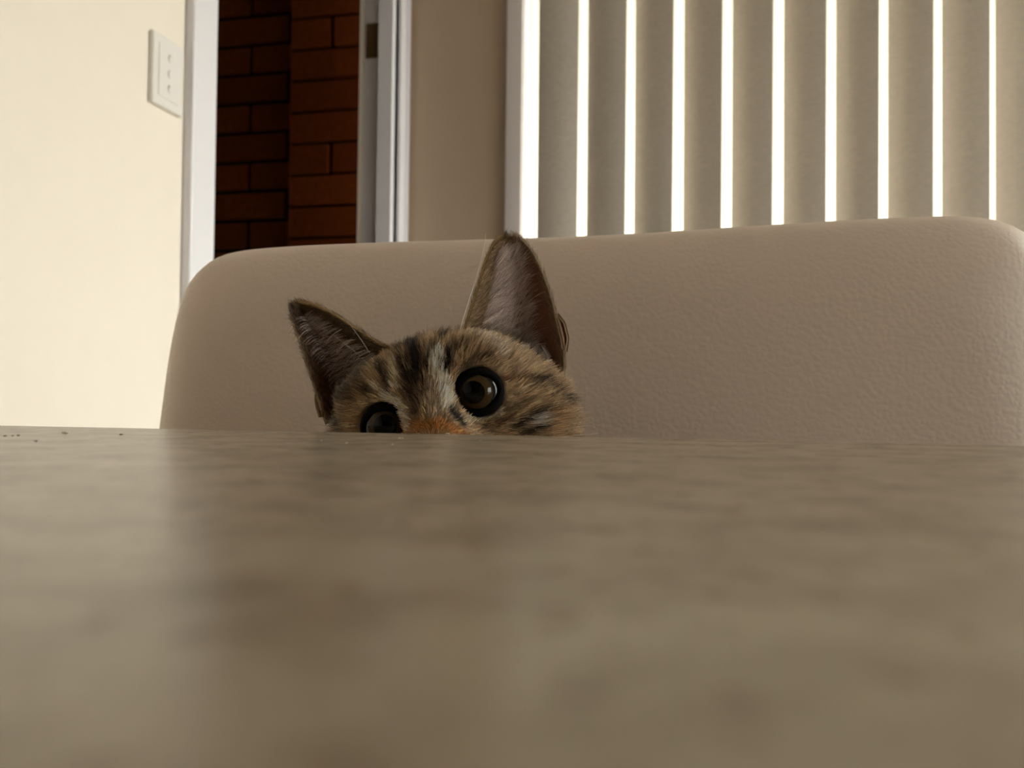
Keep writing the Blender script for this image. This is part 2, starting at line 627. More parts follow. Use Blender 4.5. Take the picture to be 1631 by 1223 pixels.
def vane(xc, a):
    bm = bmesh.new()
    nseg = 10
    f, b = [], []
    for i in range(nseg + 1):
        u = -0.5 + i / nseg
        bow = 0.006 * (1 - 4 * u * u)
        lx, ly = u * VW, -bow
        x = xc + lx * math.cos(a) + ly * math.sin(a)
        y = YV - lx * math.sin(a) + ly * math.cos(a)
        nx, ny = math.sin(a) * .0004, math.cos(a) * .0004
        f.append((bm.verts.new((x - nx, y - ny, VZ0)), bm.verts.new((x - nx, y - ny, VZ1))))
        b.append((bm.verts.new((x + nx, y + ny, VZ0)), bm.verts.new((x + nx, y + ny, VZ1))))
    for q in (f, b):
        for i in range(nseg):
            bm.faces.new((q[i][0], q[i + 1][0], q[i + 1][1], q[i][1]))
    for i in range(nseg):
        bm.faces.new((f[i][0], b[i][0], b[i + 1][0], f[i + 1][0]))
        bm.faces.new((f[i][1], b[i][1], b[i + 1][1], f[i + 1][1]))
    for i in (0, nseg):
        bm.faces.new((f[i][0], b[i][0], b[i][1], f[i][1]))
    return bm_obj('vane', bm, 'blind_fabric', blind)


last = None
for a_, b_ in zip(lefts, rights):
    a, xc = solve_vane(a_, b_)
    print('vane', round(math.degrees(a)), round(xc, 3), None if last is None else round(xc - last, 3))
    vane(xc, a)
    step = 0.115 if last is None else xc - last
    last = xc
k = last + 0.118
while k < WX1 + 0.02:
    vane(k, R(40 + random.uniform(-3, 3)))
    k += 0.118
box_obj('headrail', (WX0 - 0.005, WX1 + 0.06, YV - 0.025, YV + 0.025, VZ1 + 0.005, VZ1 + 0.05), 'white_paint', blind, 0.004)

# ------------------------------------------------------------------ table
YE = hit(690, 691, 2, TABLE_Z)[1]
print('table edge y', YE, 'left', hit(0, 677, 2, TABLE_Z), 'right', hit(1631, 709, 2, TABLE_Z))
TX0, TX1, TY0 = -0.62, 0.98, YE - 0.92
table = empty('dining_table', ((TX0 + TX1) / 2, (TY0 + YE) / 2, 0))
tag(table, 'beige mottled stone-topped dining table filling the foreground', 'dining table')
box_obj('table_top', (TX0, TX1, TY0, YE, TABLE_Z - 0.028, TABLE_Z), 'stone_top', table, 0.0012, 2)
box_obj('apron', (TX0 + 0.10, TX1 - 0.10, TY0 + 0.10, YE - 0.14, TABLE_Z - 0.075, TABLE_Z - 0.028), 'dark_wood', table)
for lx in (TX0 + 0.10, TX1 - 0.17):
    for ly in (TY0 + 0.10, YE - 0.21):
        box_obj('leg', (lx, lx + 0.07, ly, ly + 0.07, 0, TABLE_Z - 0.076), 'dark_wood', table, 0.004)

# ------------------------------------------------------------------ chair
CH_YAW = R(-4.0)
dv = np.array([math.cos(CH_YAW), math.sin(CH_YAW), 0])      # along the backrest
dn = np.array([-math.sin(CH_YAW), math.cos(CH_YAW), 0])     # to the rear
P0 = at_depth(700, 600, 0.505)
SEAT_Z = 0.470


def chair_cur(u, z):
    """sideways convex bow of the backrest and its slight recline (metres to the rear)"""
    return 0.34 * (u - 0.02) ** 2 + 0.05 * (z - 0.86)


def chair_uv(x, y):
    d = ray(x, y)
    off = 0.0
    for _ in range(6):
        t = ((P0 - CAM).dot(dn) + off) / d.dot(dn)
        q = CAM + t * d
        off = chair_cur((q - P0).dot(dv), q[2])
    return (q - P0).dot(dv), q[2]


outline_px = [(265, 681), (270, 629), (279, 563), (290, 503), (299, 461), (308.6, 434), (329, 412.7), (350, 404.5),
              (386, 398), (423, 395), (465, 392), (502, 390), (640, 385), (800, 380.5), (900, 377.5), (1000, 373),
              (1080, 368), (1150, 363), (1240, 357.5), (1316, 352.5), (1400, 348), (1487, 344), (1545, 343), (1580, 344),
              (1606, 348.6), (1631, 357.6), (1652, 372), (1668, 398), (1680, 440), (1690, 500), (1699, 580), (1707, 705)]
ol = [chair_uv(*q) for q in outline_px]
uL, uR = ol[0][0], ol[-1][0]
print('chair width', uR - uL, 'top z', max(q[1] for q in ol))
low = [(uL - 0.006, 0.70), (uL - 0.006, 0.62), (uL + 0.004, 0.53), (uL + 0.02, 0.485), (uL + 0.05, 0.472)]
lowr = [(uR - 0.05, 0.472), (uR - 0.02, 0.485), (uR - 0.004, 0.53), (uR + 0.006, 0.62), (uR + 0.006, 0.70)]
loop = ol + lowr[::-1] + low[::-1]
# resample evenly, lightly smoothed
lp = np.array(loop + [loop[0]])
seg = np.r_[0, np.cumsum(np.linalg.norm(np.diff(lp, axis=0), axis=1))]
NS = 220
tt = np.linspace(0, seg[-1], NS, endpoint=False)
lp = np.c_[np.interp(tt, seg, lp[:, 0]), np.interp(tt, seg, lp[:, 1])]
for _ in range(6):
    lp = 0.5 * lp + 0.25 * (np.roll(lp, 1, 0) + np.roll(lp, -1, 0))
chair = empty('dining_chair', tuple(P0 + dv * (uL + uR) / 2 - dn * 0.2 - Z * P0[2]))
tag(chair, 'pale leatherette dining chair with a wide rounded backrest behind the table', 'chair')


def shrink(q, dist):
    """one small step inwards, then smoothed so that the corners never fold over"""
    tg = np.roll(q, -1, 0) - np.roll(q, 1, 0)
    nn = np.c_[-tg[:, 1], tg[:, 0]]
    nn /= np.linalg.norm(nn, axis=1)[:, None]
    if ((q - q.mean(0)) * nn).sum() > 0:
        nn = -nn
    q = q + nn * dist
    for _ in range(8):
        q = 0.5 * q + 0.25 * (np.roll(q, 1, 0) + np.roll(q, -1, 0))
    return q


front = [(lp, 0.026)]
q = lp
NF, RW, RD = 12, 0.046, 0.026
for i in range(1, NF + 1):
    c0, c1 = (i - 1) / NF, i / NF
    q = shrink(q, RW * (c1 - c0))
    front.append((q, RD * (1 - math.sqrt(1 - (1 - c1) ** 2))))
mid = q.mean(0)
for sh in (0.92, 0.8, 0.65, 0.5, 0.35, 0.2, 0.05):
    front.append((mid + (q - mid) * sh, 0.0))
back = []
q = lp
for dep in (0.036, 0.044, 0.050, 0.053):
    q = shrink(q, 0.005) if dep > 0.04 else q
    back.append((q, dep))
bm = bmesh.new()
rings = []
for q, dep in front[::-1] + back:
    rings.append([bm.verts.new(P0 + dv * a[0] + dn * (dep - 0.026 + chair_cur(a[0], a[1])) + Z * (a[1] - P0[2])) for a in q])
for a, b in zip(rings[:-1], rings[1:]):
    for k in range(NS):
        bm.faces.new((a[k], a[(k + 1) % NS], b[(k + 1) % NS], b[k]))
bm.faces.new(rings[0])
bm.faces.new(rings[-1][::-1])
bm_obj('backrest', bm, 'leatherette', chair, smooth=True)


def rounded_slab(u0, u1, n0, n1, z0, z1, rad, name, mat):
    bm = bmesh.new()
    box(bm, u0, u1, n0, n1, z0, z1, rad, 5)
    for v in bm.verts:
        q = P0 + dv * v.co.x + dn * v.co.y - Z * P0[2] + Z * v.co.z
        v.co = q
    return bm_obj(name, bm, mat, chair, smooth=True)


rounded_slab(uL + 0.015, uR - 0.015, -0.40, 0.03, SEAT_Z - 0.075, SEAT_Z, 0.028, 'seat', 'leatherette')
for u in (uL + 0.035, uR - 0.075):
    for n_ in (-0.375, 0.0):
        rounded_slab(u, u + 0.04, n_, n_ + 0.04, 0.0, SEAT_Z - 0.070, 0.004, 'leg', 'dark_wood')

# ------------------------------------------------------------------ kitten
DEPTH_EYE = 0.340
HYAW, HROLL, HPITCH = R(1.5), R(17.0), R(0.0)
vy = math.cos(HYAW) * fw + math.sin(HYAW) * rt              # to the back of the head
vx = math.cos(HYAW) * rt - math.sin(HYAW) * fw              # to the kitten's left (image right)
vz = up.copy()


def rot(v, axis, a):
    return v * math.cos(a) + np.cross(axis, v) * math.sin(a) + axis * axis.dot(v) * (1 - math.cos(a))


hx, hy, hz = [rot(v, -fw, HROLL) for v in (vx, vy, vz)]     # right-hand ear tipped up
hy, hz = [rot(v, hx, HPITCH) for v in (hy, hz)]
EYE_Y = -0.0285
EYE_R = 0.0100
E0 = at_depth(685, 650, DEPTH_EYE)
HO = E0 + hy * 0.0375                                       # head origin, eyes sit at local z = 0
HM = np.stack([hx, hy, hz])                                 # world -> local rows


def to_local(P):
    return (np.asarray(P) - HO) @ HM.T


def to_world(L):
    return np.asarray(L) @ HM + HO


def px_local(x, y, yl):
    """where the pixel's ray meets the head-local plane y = yl"""
    d = ray(x, y)
    t = (yl - (CAM - HO).dot(hy)) / d.dot(hy)
    return to_local(CAM + t * d)


eR = px_local(757.5, 625.5, -0.0375)
eL = px_local(613, 680, -0.0375)
print('eyes local', eR, eL, 'head origin', HO)
eye_c = {1: np.array([0.0208, EYE_Y, 0.0]), -1: np.array([-0.0208, EYE_Y, 0.0])}
eye_c[1] = np.array([eR[0], EYE_Y, eR[2]])
eye_c[-1] = np.array([eL[0], EYE_Y, eL[2]])


def ell(p, c, r):
    q = (p - np.array(c, dtype=np.float32)) / np.array(r, dtype=np.float32)
    k0 = np.sqrt((q * q).sum(-1))
    q2 = q / np.array(r, dtype=np.float32)
    k1 = np.sqrt((q2 * q2).sum(-1)) + 1e-9
    return k0 * (k0 - 1.0) / k1


def cone(p, a, b, ra, rb):
    a = np.array(a, dtype=np.float32)
    b = np.array(b, dtype=np.float32)
    ab = b - a
    t = np.clip(((p - a) @ ab) / ab.dot(ab), 0, 1)
    d = p - a - t[..., None] * ab
    return np.sqrt((d * d).sum(-1)) - (ra + (rb - ra) * t)


def smin(a, b, k):
    h = np.clip(0.5 + 0.5 * (b - a) / k, 0, 1)
    return b + (a - b) * h - k * h * (1 - h)


def sd_head(p):
    d = ell(p, (0.000, 0.008, -0.006), (0.0455, 0.046, 0.0355))
    for s in (-1, 1):
        d = smin(d, ell(p, (s * 0.0278, -0.002, -0.018), (0.0215, 0.027, 0.022)), 0.015)
        d = smin(d, ell(p, (s * 0.019, -0.022, 0.012), (0.015, 0.012, 0.009)), 0.014)
        d = smin(d, ell(p, (s * 0.009, -0.044, -0.024), (0.0115, 0.012, 0.0095)), 0.009)
    d = smin(d, cone(p, (0, -0.020, 0.008), (0, -0.049, -0.013), 0.0135, 0.0075), 0.012)
    d = smin(d, ell(p, (0, -0.038, -0.034), (0.011, 0.011, 0.008)), 0.010)
    for s in (-1, 1):
        c = eye_c[s]
        q = np.sqrt(((p - np.array(c + np.array([0, -0.003, 0]), dtype=np.float32)) ** 2).sum(-1)) - (EYE_R + 0.0000)
        d = -smin(-d, q, 0.0025)                            # eye socket
    return d


# body, in a frame at the seat below the head: bx right, by to the rear, bz up
seat_under = SEAT_Z + 0.0015
BO = np.array([HO[0], HO[1], seat_under])
bxv, byv = r0, f0
BM = np.stack([bxv, byv, Z])
HZ = HO[2] - seat_under
print('head height above seat', HZ)


def sd_body(p):
    d = cone(p, (0.006, 0.012, HZ - 0.03), (0.004, 0.030, 0.185), 0.031, 0.040)          # neck
    d = smin(d, ell(p, (0.002, 0.028, 0.150), (0.046, 0.046, 0.072)), 0.03)              # chest
    d = smin(d, ell(p, (0.0, 0.046, 0.075), (0.060, 0.052, 0.072)), 0.04)                # belly and rump
    for s in (-1, 1):
        d = smin(d, ell(p, (s * 0.050, 0.030, 0.048), (0.028, 0.044, 0.046)), 0.015)     # haunch
        d = smin(d, cone(p, (s * 0.052, 0.010, 0.012), (s * 0.050, -0.030, 0.0095), 0.013, 0.0115), 0.010)
        d = smin(d, cone(p, (s * 0.028, 0.008, 0.150), (s * 0.022, -0.008, 0.080), 0.021, 0.0150), 0.02)
        d = smin(d, cone(p, (s * 0.022, -0.008, 0.080), (s * 0.021, -0.012, 0.018), 0.0145, 0.0105), 0.01)
        d = smin(d, ell(p, (s * 0.021, -0.021, 0.010), (0.0125, 0.018, 0.0105)), 0.008)  # front paw
        for j in (-1, 0, 1):
            d = smin(d, ell(p, (s * 0.021 + j * 0.0072, -0.034, 0.0075), (0.0046, 0.0075, 0.0072)), 0.003)
            d = smin(d, ell(p, (s * 0.050 + j * 0.0072, -0.038, 0.0075), (0.0046, 0.0075, 0.0072)), 0.003)
    tail = [(0.02, 0.078, 0.02), (0.07, 0.072, 0.013), (0.100, 0.040, 0.012), (0.104, 0.000, 0.011), (0.092, -0.035, 0.010), (0.070, -0.058, 0.0085)]
    tr_ = [0.013, 0.012, 0.0115, 0.011, 0.0095, 0.0065]
    for i in range(len(tail) - 1):
        d = smin(d, cone(p, tail[i], tail[i + 1], tr_[i], tr_[i + 1]), 0.008)
    return d


def sd_cat(P):
    P = P.astype(np.float32)
    hl = (P - HO.astype(np.float32)) @ HM.T.astype(np.float32)
    bl = (P - BO.astype(np.float32)) @ BM.T.astype(np.float32)
    return smin(sd_head(hl), sd_body(bl), 0.016)


def surface_nets(fn, lo, hi, h):
    n = np.ceil((hi - lo) / h).astype(int) + 1
    ax = [lo[i] + h * np.arange(n[i]) for i in range(3)]
    V = np.empty(n, dtype=np.float32)
    yy, zz = np.meshgrid(ax[1], ax[2], indexing='ij')
    for i0 in range(0, n[0], 16):
        xs = ax[0][i0:i0 + 16]
        P = np.empty((len(xs), n[1], n[2], 3), dtype=np.float32)
        P[..., 0] = xs[:, None, None]
        P[..., 1] = yy
        P[..., 2] = zz
        V[i0:i0 + 16] = fn(P.reshape(-1, 3)).reshape(len(xs), n[1], n[2])
    inside = V < 0
    cs = n - 1
    cnt = np.zeros(cs, dtype=np.int8)
    acc = np.zeros((*cs, 3), dtype=np.float32)
    for axis in range(3):
        for a in (0, 1):
            for b in (0, 1):
                o0 = [0, 0, 0]
                others = [k for k in range(3) if k != axis]
                o0[others[0]], o0[others[1]] = a, b
                o1 = list(o0)
                o1[axis] = 1
                s0 = tuple(slice(o0[k], o0[k] + cs[k]) for k in range(3))
                s1 = tuple(slice(o1[k], o1[k] + cs[k]) for k in range(3))
                ch = inside[s0] != inside[s1]
                v0, v1 = V[s0], V[s1]
                t = np.where(ch, v0 / np.where(ch, v0 - v1, 1), 0)
                cnt += ch
                for k in range(3):
                    acc[..., k] += np.where(ch, o0[k] + (t if k == axis else 0), 0)
    act = cnt > 0
    idx = -np.ones(cs, dtype=np.int64)
    idx[act] = np.arange(act.sum())
    base = np.argwhere(act)
    verts = lo + h * (base + acc[act] / cnt[act][:, None])
    quads = []
    for axis in range(3):
        o = [k for k in range(3) if k != axis]
        s0 = [slice(1, cs[k]) for k in range(3)]
        s0[axis] = slice(0, cs[axis])
        s1 = list(s0)
        s1[axis] = slice(1, cs[axis] + 1)
        i0, i1 = inside[tuple(s0)], inside[tuple(s1)]
        w_ = np.argwhere(i0 != i1)
        flip = i0[tuple(w_.T)]
        g = w_.copy()
        for k in o:
            g[:, k] += 1

        def cell(da, db):
            c_ = g.copy()
            c_[:, o[0]] += da
            c_[:, o[1]] += db
            return idx[tuple(c_.T)]
        q = np.stack([cell(-1, -1), cell(0, -1), cell(0, 0), cell(-1, 0)], 1)
        if axis == 1:
            flip = ~flip
        q[~flip] = q[~flip][:, ::-1]
        quads.append(q)
    return verts, np.concatenate(quads)


corn = np.array([[BO[0] - 0.16, BO[1] - 0.12, SEAT_Z - 0.004], [BO[0] + 0.16, BO[1] + 0.14, HO[2] + 0.055]])
cv, cq = surface_nets(sd_cat, corn[0], corn[1], 0.0022)
cq = cq[(cq >= 0).all(1)]
print('cat mesh', len(cv), len(cq))


def grad(P, fn=sd_cat, e=4e-4):
    g = np.stack([fn(P + np.eye(3)[k] * e) - fn(P - np.eye(3)[k] * e) for k in range(3)], 1).astype(float)
    return g / (np.linalg.norm(g, axis=1)[:, None] + 1e-9)


def trace(x, y):
    """first point of the head on a pixel's ray, head-local"""
    d = ray(x, y)
    d = d / np.linalg.norm(d)
    t = 0.25
    for _ in range(80):
        P = CAM + d * t
        s = float(sd_head(to_local(P)[None].astype(np.float32))[0])
        t += s * 0.8
        if s < 1e-4:
            return to_local(CAM + d * t)
        if t > 0.5:
            return None
    return to_local(CAM + d * t)


def srgb(*c):
    c = np.array(c) / 255.0
    return np.where(c <= 0.04045, c / 12.92, ((c + 0.055) / 1.055) ** 2.4)


# coat markings: strokes (pixel polyline, half width in pixels, colour, strength)
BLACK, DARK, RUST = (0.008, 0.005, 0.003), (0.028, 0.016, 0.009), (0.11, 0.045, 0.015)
PALE, CREAM, TAN, ORANGE, GREY = (0.85, 0.70, 0.54), (0.66, 0.50, 0.33), (0.46, 0.31, 0.165), (0.30, 0.12, 0.03), (0.46, 0.37, 0.29)
strokes = [
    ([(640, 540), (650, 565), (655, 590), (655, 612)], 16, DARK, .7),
    ([(590, 572), (572, 595), (556, 622)], 15, DARK, .65),  # dark fur, deepened for the shaded left side of the face
    ([(548, 622), (542, 650), (546, 686)], 13, BLACK, .85),  # dark patch of fur with left-side shade painted in
    ([(670, 520), (690, 514), (712, 512)], 7, DARK, .6),
    ([(800, 528), (830, 545), (860, 562), (885, 580)], 14, (0.62, 0.52, 0.45), .8),
    ([(752, 520), (775, 540), (800, 555)], 12, GREY, .7),
    ([(640, 690), (665, 678), (690, 678), (715, 680), (735, 688)], 10, ORANGE, .95),
    ([(682, 671), (700, 668)], 6, ORANGE, .8),
    ([(693, 560), (700, 585), (706, 608), (710, 628), (712, 644)], 9, PALE, 1),
    ([(704, 606), (714, 630), (716, 648)], 7, PALE, 1),
    ([(688, 610), (692, 640), (690, 658)], 8, (0.34, 0.25, 0.17), .9),
    ([(682, 524), (689, 540)], 4, CREAM, .9),
    ([(640, 562), (648, 585)], 3.5, TAN, .8),
    ([(625, 577), (628, 598), (627, 615)], 6, CREAM, .9),
    ([(592, 611), (605, 620), (618, 633)], 4, CREAM, .8),
    ([(616, 632), (630, 642), (640, 655), (646, 676)], 7, (0.80, 0.64, 0.46), 1),
    ([(572, 645), (556, 668), (548, 688)], 8, TAN, .8),
    ([(600, 600), (585, 606)], 6, TAN, .5),
    ([(648, 524), (660, 533), (672, 530)], 10, DARK, .95),
    ([(656, 545), (662, 562), (665, 582), (659, 604)], 7, BLACK, 1),
    ([(637, 566), (644, 588), (647, 602)], 3.5, BLACK, 1),
    ([(655, 604), (653, 622), (660, 640), (661, 656)], 6, DARK, .85),
    ([(676, 606), (672, 628)], 4, DARK, .7),
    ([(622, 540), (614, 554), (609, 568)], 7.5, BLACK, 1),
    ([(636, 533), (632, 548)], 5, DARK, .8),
    ([(707, 512), (707, 526), (706, 540)], 8, BLACK, 1),
    ([(715, 557), (714, 570), (712, 583)], 5.5, BLACK, 1),
    ([(722, 545), (724, 555)], 4, DARK, .7),
    ([(685, 562), (677, 582)], 3, BLACK, .9),
    ([(694, 546), (690, 556)], 3, DARK, .8),
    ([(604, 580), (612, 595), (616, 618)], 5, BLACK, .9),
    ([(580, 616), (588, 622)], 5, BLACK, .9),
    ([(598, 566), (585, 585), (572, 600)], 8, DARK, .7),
    ([(745, 583), (752, 574), (766, 564), (782, 562)], 3.5, DARK, .8),
    ([(735, 590), (745, 576)], 3, DARK, .6),
    ([(800, 607), (815, 601), (835, 602), (855, 608), (868, 618)], 4.5, RUST, .9),
    ([(848, 604), (866, 612), (880, 626), (890, 642)], 5.5, DARK, 1),
    ([(890, 642), (902, 660), (912, 684)], 5.5, DARK, .95),
    ([(912, 610), (922, 640), (926, 670)], 4, DARK, .6),
    ([(823, 677), (838, 668), (852, 659), (866, 655)], 4, BLACK, .95),
    ([(836, 690), (850, 682), (870, 677)], 4, BLACK, .95),
    ([(804, 652), (822, 646), (838, 638)], 3, DARK, .6),
    ([(760, 680), (790, 676), (815, 664)], 3.5, RUST, .7),
    ([(852, 670), (868, 665)], 5, (0.5, 0.43, 0.36), .9),
    ([(812, 616), (826, 614), (842, 618)], 6, TAN, .9),
    ([(878, 655), (885, 672), (880, 688)], 6, (0.35, 0.19, 0.08), .8),
    ([(733, 662), (750, 665), (770, 665), (788, 658), (799, 645)], 2.6, (0.55, 0.44, 0.30), .9),
    ([(720, 652), (727, 662), (738, 674)], 6.5, BLACK, 1),
    ([(712, 668), (722, 672)], 4, RUST, .8),
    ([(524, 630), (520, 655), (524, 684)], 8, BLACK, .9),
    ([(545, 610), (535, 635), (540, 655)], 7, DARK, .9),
]
PXM = 0.000252
st3 = []
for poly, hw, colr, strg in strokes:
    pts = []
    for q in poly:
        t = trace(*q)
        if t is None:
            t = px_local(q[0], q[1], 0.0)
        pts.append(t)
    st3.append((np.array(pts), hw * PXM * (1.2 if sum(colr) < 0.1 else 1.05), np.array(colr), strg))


def seg_dist(P, a, b):
    ab = b - a
    t = np.clip(((P - a) @ ab) / (ab @ ab + 1e-12), 0, 1)
    return np.linalg.norm(P - a - t[:, None] * ab, axis=1)


def vnoise(P, sc_, seed=0):
    """cheap smooth value noise"""
    q = P * sc_ + seed * 17.3
    i = np.floor(q).astype(np.int64)
    f = q - i
    f = f * f * (3 - 2 * f)
    out = 0
    for dx in (0, 1):
        for dy in (0, 1):
            for dz in (0, 1):
                hsh = (i[:, 0] + dx) * 73856093 ^ (i[:, 1] + dy) * 19349663 ^ (i[:, 2] + dz) * 83492791
                v = ((hsh * 2654435761) & 0xFFFFFF) / 0xFFFFFF
                out = out + v * np.where(dx, f[:, 0], 1 - f[:, 0]) * np.where(dy, f[:, 1], 1 - f[:, 1]) * np.where(dz, f[:, 2], 1 - f[:, 2])
    return out


def coat(Pw):
    """coat colour at world points"""
    L = to_local(Pw)
    B = (Pw - BO) @ BM.T
    base = np.array([0.31, 0.205, 0.112])
    n1 = vnoise(L, 180, 1)
    col = base[None] * (0.75 + 0.5 * n1)[:, None]
    # body and back-of-head tabby bars
    bar = np.sin(B[:, 2] * 190 + 5 * vnoise(B, 40, 2) + 14 * np.abs(B[:, 0]))
    body = np.clip((-(L[:, 2]) - 0.030) / 0.01, 0, 1)
    backh = np.clip((L[:, 1] - 0.008) / 0.01, 0, 1) * (1 - body)
    bark = np.clip((bar - 0.1) * 2.5, 0, 1) * body
    bark = np.maximum(bark, np.clip(np.sin(L[:, 0] * 420 + 3 * vnoise(L, 60, 3)) * 2 - 0.4, 0, 1) * backh)
    col = col * (1 - bark[:, None]) + np.array(DARK) * bark[:, None]
    muz = np.clip((-L[:, 1] - 0.040) / 0.006, 0, 1) * np.clip((-0.016 - L[:, 2]) / 0.004, 0, 1)
    col = col * (1 - muz[:, None]) + np.array([0.6, 0.5, 0.4]) * muz[:, None]
    J = L + rng.normal(0, 0.0006, L.shape)
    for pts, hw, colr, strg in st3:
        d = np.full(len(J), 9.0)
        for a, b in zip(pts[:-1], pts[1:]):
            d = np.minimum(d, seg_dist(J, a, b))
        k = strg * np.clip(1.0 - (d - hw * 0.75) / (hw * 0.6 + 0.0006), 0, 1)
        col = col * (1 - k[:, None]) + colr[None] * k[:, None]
    return col


# ears: leaf-shaped cups, edge curves from base to tip
def smooth_curve(pts, n):
    p = np.array(pts, dtype=float)
    s = np.r_[0, np.cumsum(np.linalg.norm(np.diff(p, axis=0), axis=1))]
    t = np.linspace(0, s[-1], n)
    q = np.stack([np.interp(t, s, p[:, k]) for k in range(p.shape[1])], 1)
    for _ in range(4):
        q[1:-1] = 0.5 * q[1:-1] + 0.25 * (q[:-2] + q[2:])
    return q


NT, NSX = 34, 25
EARS = {}
ear_px = {
    1: dict(inner=[(733, 545, .000), (742, 515, .002), (752, 484, .004), (763, 450, .007), (773, 414, .010), (782, 395, .012), (788, 386, .013), (796, 380, .014)],
            outer=[(895, 612, .004), (900, 584, .006), (898, 550, .008), (889, 512, .010), (880, 480, .011), (869, 444, .012), (856, 413, .013), (843, 393, .014), (836, 384, .014), (828, 379, .014)]),
    -1: dict(inner=[(640, 566, .000), (616, 552, .002), (598, 543, .004), (578, 530, .006), (555, 514, .008), (532, 500, .010), (508, 488, .012), (494, 483, .013), (482, 481, .014)],
             outer=[(520, 676, .006), (511, 648, .008), (499, 610, .010), (487, 575, .011), (477, 543, .012), (468, 516, .013), (464, 503, .014), (464, 493, .014)])}
for s, e in ear_px.items():
    I = smooth_curve([px_local(x, y, d) for x, y, d in e['inner']], NT)
    O = smooth_curve([px_local(x, y, d) for x, y, d in e['outer']], NT)
    S = np.linspace(0, 1, NSX)
    G = np.zeros((NT, NSX, 3))
    for i in range(NT):
        t = i / (NT - 1)
        cup = 0.020 * (1 - t) ** 0.7 + 0.0015
        G[i] = I[i] + (O[i] - I[i]) * S[:, None]
        G[i, :, 1] += cup * np.sin(math.pi * S) ** 0.8
    # normals of the sheet, facing forwards
    du = np.gradient(G, axis=1)
    dt = np.gradient(G, axis=0)
    nn = np.cross(du, dt)
    nn /= np.linalg.norm(nn, axis=2)[..., None] + 1e-9
    if nn[NT // 2, NSX // 2, 1] > 0:
        nn = -nn
    EARS[s] = (G, nn, S)

# skin pocket on each ear's outer edge
PK = {1: dict(inner=[(884, 500, .010), (889, 518, .008), (894, 538, .007), (897, 556, .006)],
              outer=[(888, 500, .012), (899, 514, .012), (905, 538, .011), (902, 560, .008)]),
      -1: dict(inner=[(508, 624, .010), (512, 637, .008), (514, 650, .007), (514, 664, .006)],
               outer=[(505, 622, .012), (502, 634, .012), (504, 648, .011), (509, 664, .008)])}
POCK = {}
for s, e in PK.items():
    I = smooth_curve([px_local(x, y, d) for x, y, d in e['inner']], NT)
    O = smooth_curve([px_local(x, y, d) for x, y, d in e['outer']], NT)
    S = np.linspace(0, 1, NSX)
    G = I[:, None, :] + (O - I)[:, None, :] * S[None, :, None]
    G[:, :, 1] += 0.004 * np.sin(math.pi * S)[None, :]
    nn = np.cross(np.gradient(G, axis=1), np.gradient(G, axis=0))
    nn /= np.linalg.norm(nn, axis=2)[..., None] + 1e-9
    if nn[NT // 2, NSX // 2, 1] > 0:
        nn = -nn
    POCK[s] = (G, nn, S)

kit = empty('kitten', tuple(BO))
tag(kit, 'brown tabby kitten peeking over the table edge from the chair', 'cat')

# one body mesh: body, head and both ears
verts = [cv]
faces = [cq.tolist()]
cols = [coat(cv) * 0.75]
nv = len(cv)
for s, (G, nn, S) in list(EARS.items()) + list(POCK.items()):
    Fr = (G + nn * 0.0006).reshape(-1, 3)
    Bk = (G - nn * 0.0006).reshape(-1, 3)
    tt_ = np.repeat(np.linspace(0, 1, NT), NSX)
    ss_ = np.tile(S, NT)
    rimk = np.clip(1 - np.minimum(ss_, 1 - ss_) / 0.10, 0, 1) * 0.8
    rimk = np.maximum(rimk, np.clip((tt_ - 0.88) / 0.1, 0, 1))
    skin = np.array([0.22, 0.10, 0.065]) * (0.8 + 0.4 * vnoise(Fr, 250, 4))[:, None]
    brown = np.array([0.25, 0.17, 0.09])
    fc = skin * (1 - rimk[:, None]) + brown * rimk[:, None]
    bc = np.tile(np.array([0.26, 0.17, 0.10]), (len(Bk), 1))
    verts += [to_world(Fr), to_world(Bk)]
    cols += [fc, bc]
    m_ = NT * NSX
    fl = []
    for i in range(NT - 1):
        for j in range(NSX - 1):
            a = nv + i * NSX + j
            q = [a, a + 1, a + NSX + 1, a + NSX]
            if s < 0:
                q = q[::-1]
            fl.append(q)
            fl.append([v + m_ for v in q[::-1]])
    bd = [nv + j for j in range(NSX)] + [nv + i * NSX + NSX - 1 for i in range(1, NT)] + \
         [nv + (NT - 1) * NSX + j for j in range(NSX - 2, -1, -1)] + [nv + i * NSX for i in range(NT - 2, 0, -1)]
    for a, b in zip(bd, bd[1:] + bd[:1]):
        fl.append([a, b, b + m_, a + m_])
    faces.append(fl)
    nv += 2 * m_
V = np.concatenate(verts) - BO
Fc = [f for g in faces for f in g]
C = np.concatenate(cols)
me = bpy.data.meshes.new('body')
me.from_pydata(V.tolist(), [], Fc)
at = me.color_attributes.new('Col', 'FLOAT_COLOR', 'POINT')
at.data.foreach_set('color', np.c_[C, np.ones(len(C))].astype(np.float32).ravel())
me.shade_smooth()
m, nt, p = new_mat('cat_skin')
an = N(nt, 'ShaderNodeAttribute', attribute_name='Col')
nt.links.new(an.outputs['Color'], p.inputs['Base Color'])
p.inputs['Roughness'].default_value = 0.8
p.inputs['Specular IOR Level'].default_value = 0.2
me.materials.append(m)
body = link(bpy.data.objects.new('body', me), kit)

# ------------------------------------------------------------------ fur strands
m, nt, p = new_mat('fur')
an = N(nt, 'ShaderNodeAttribute', attribute_name='Col')
nt.links.new(an.outputs['Color'], p.inputs['Base Color'])
p.inputs['Roughness'].default_value = 0.45
p.inputs['Specular IOR Level'].default_value = 0.22
MATS['fur'] = m


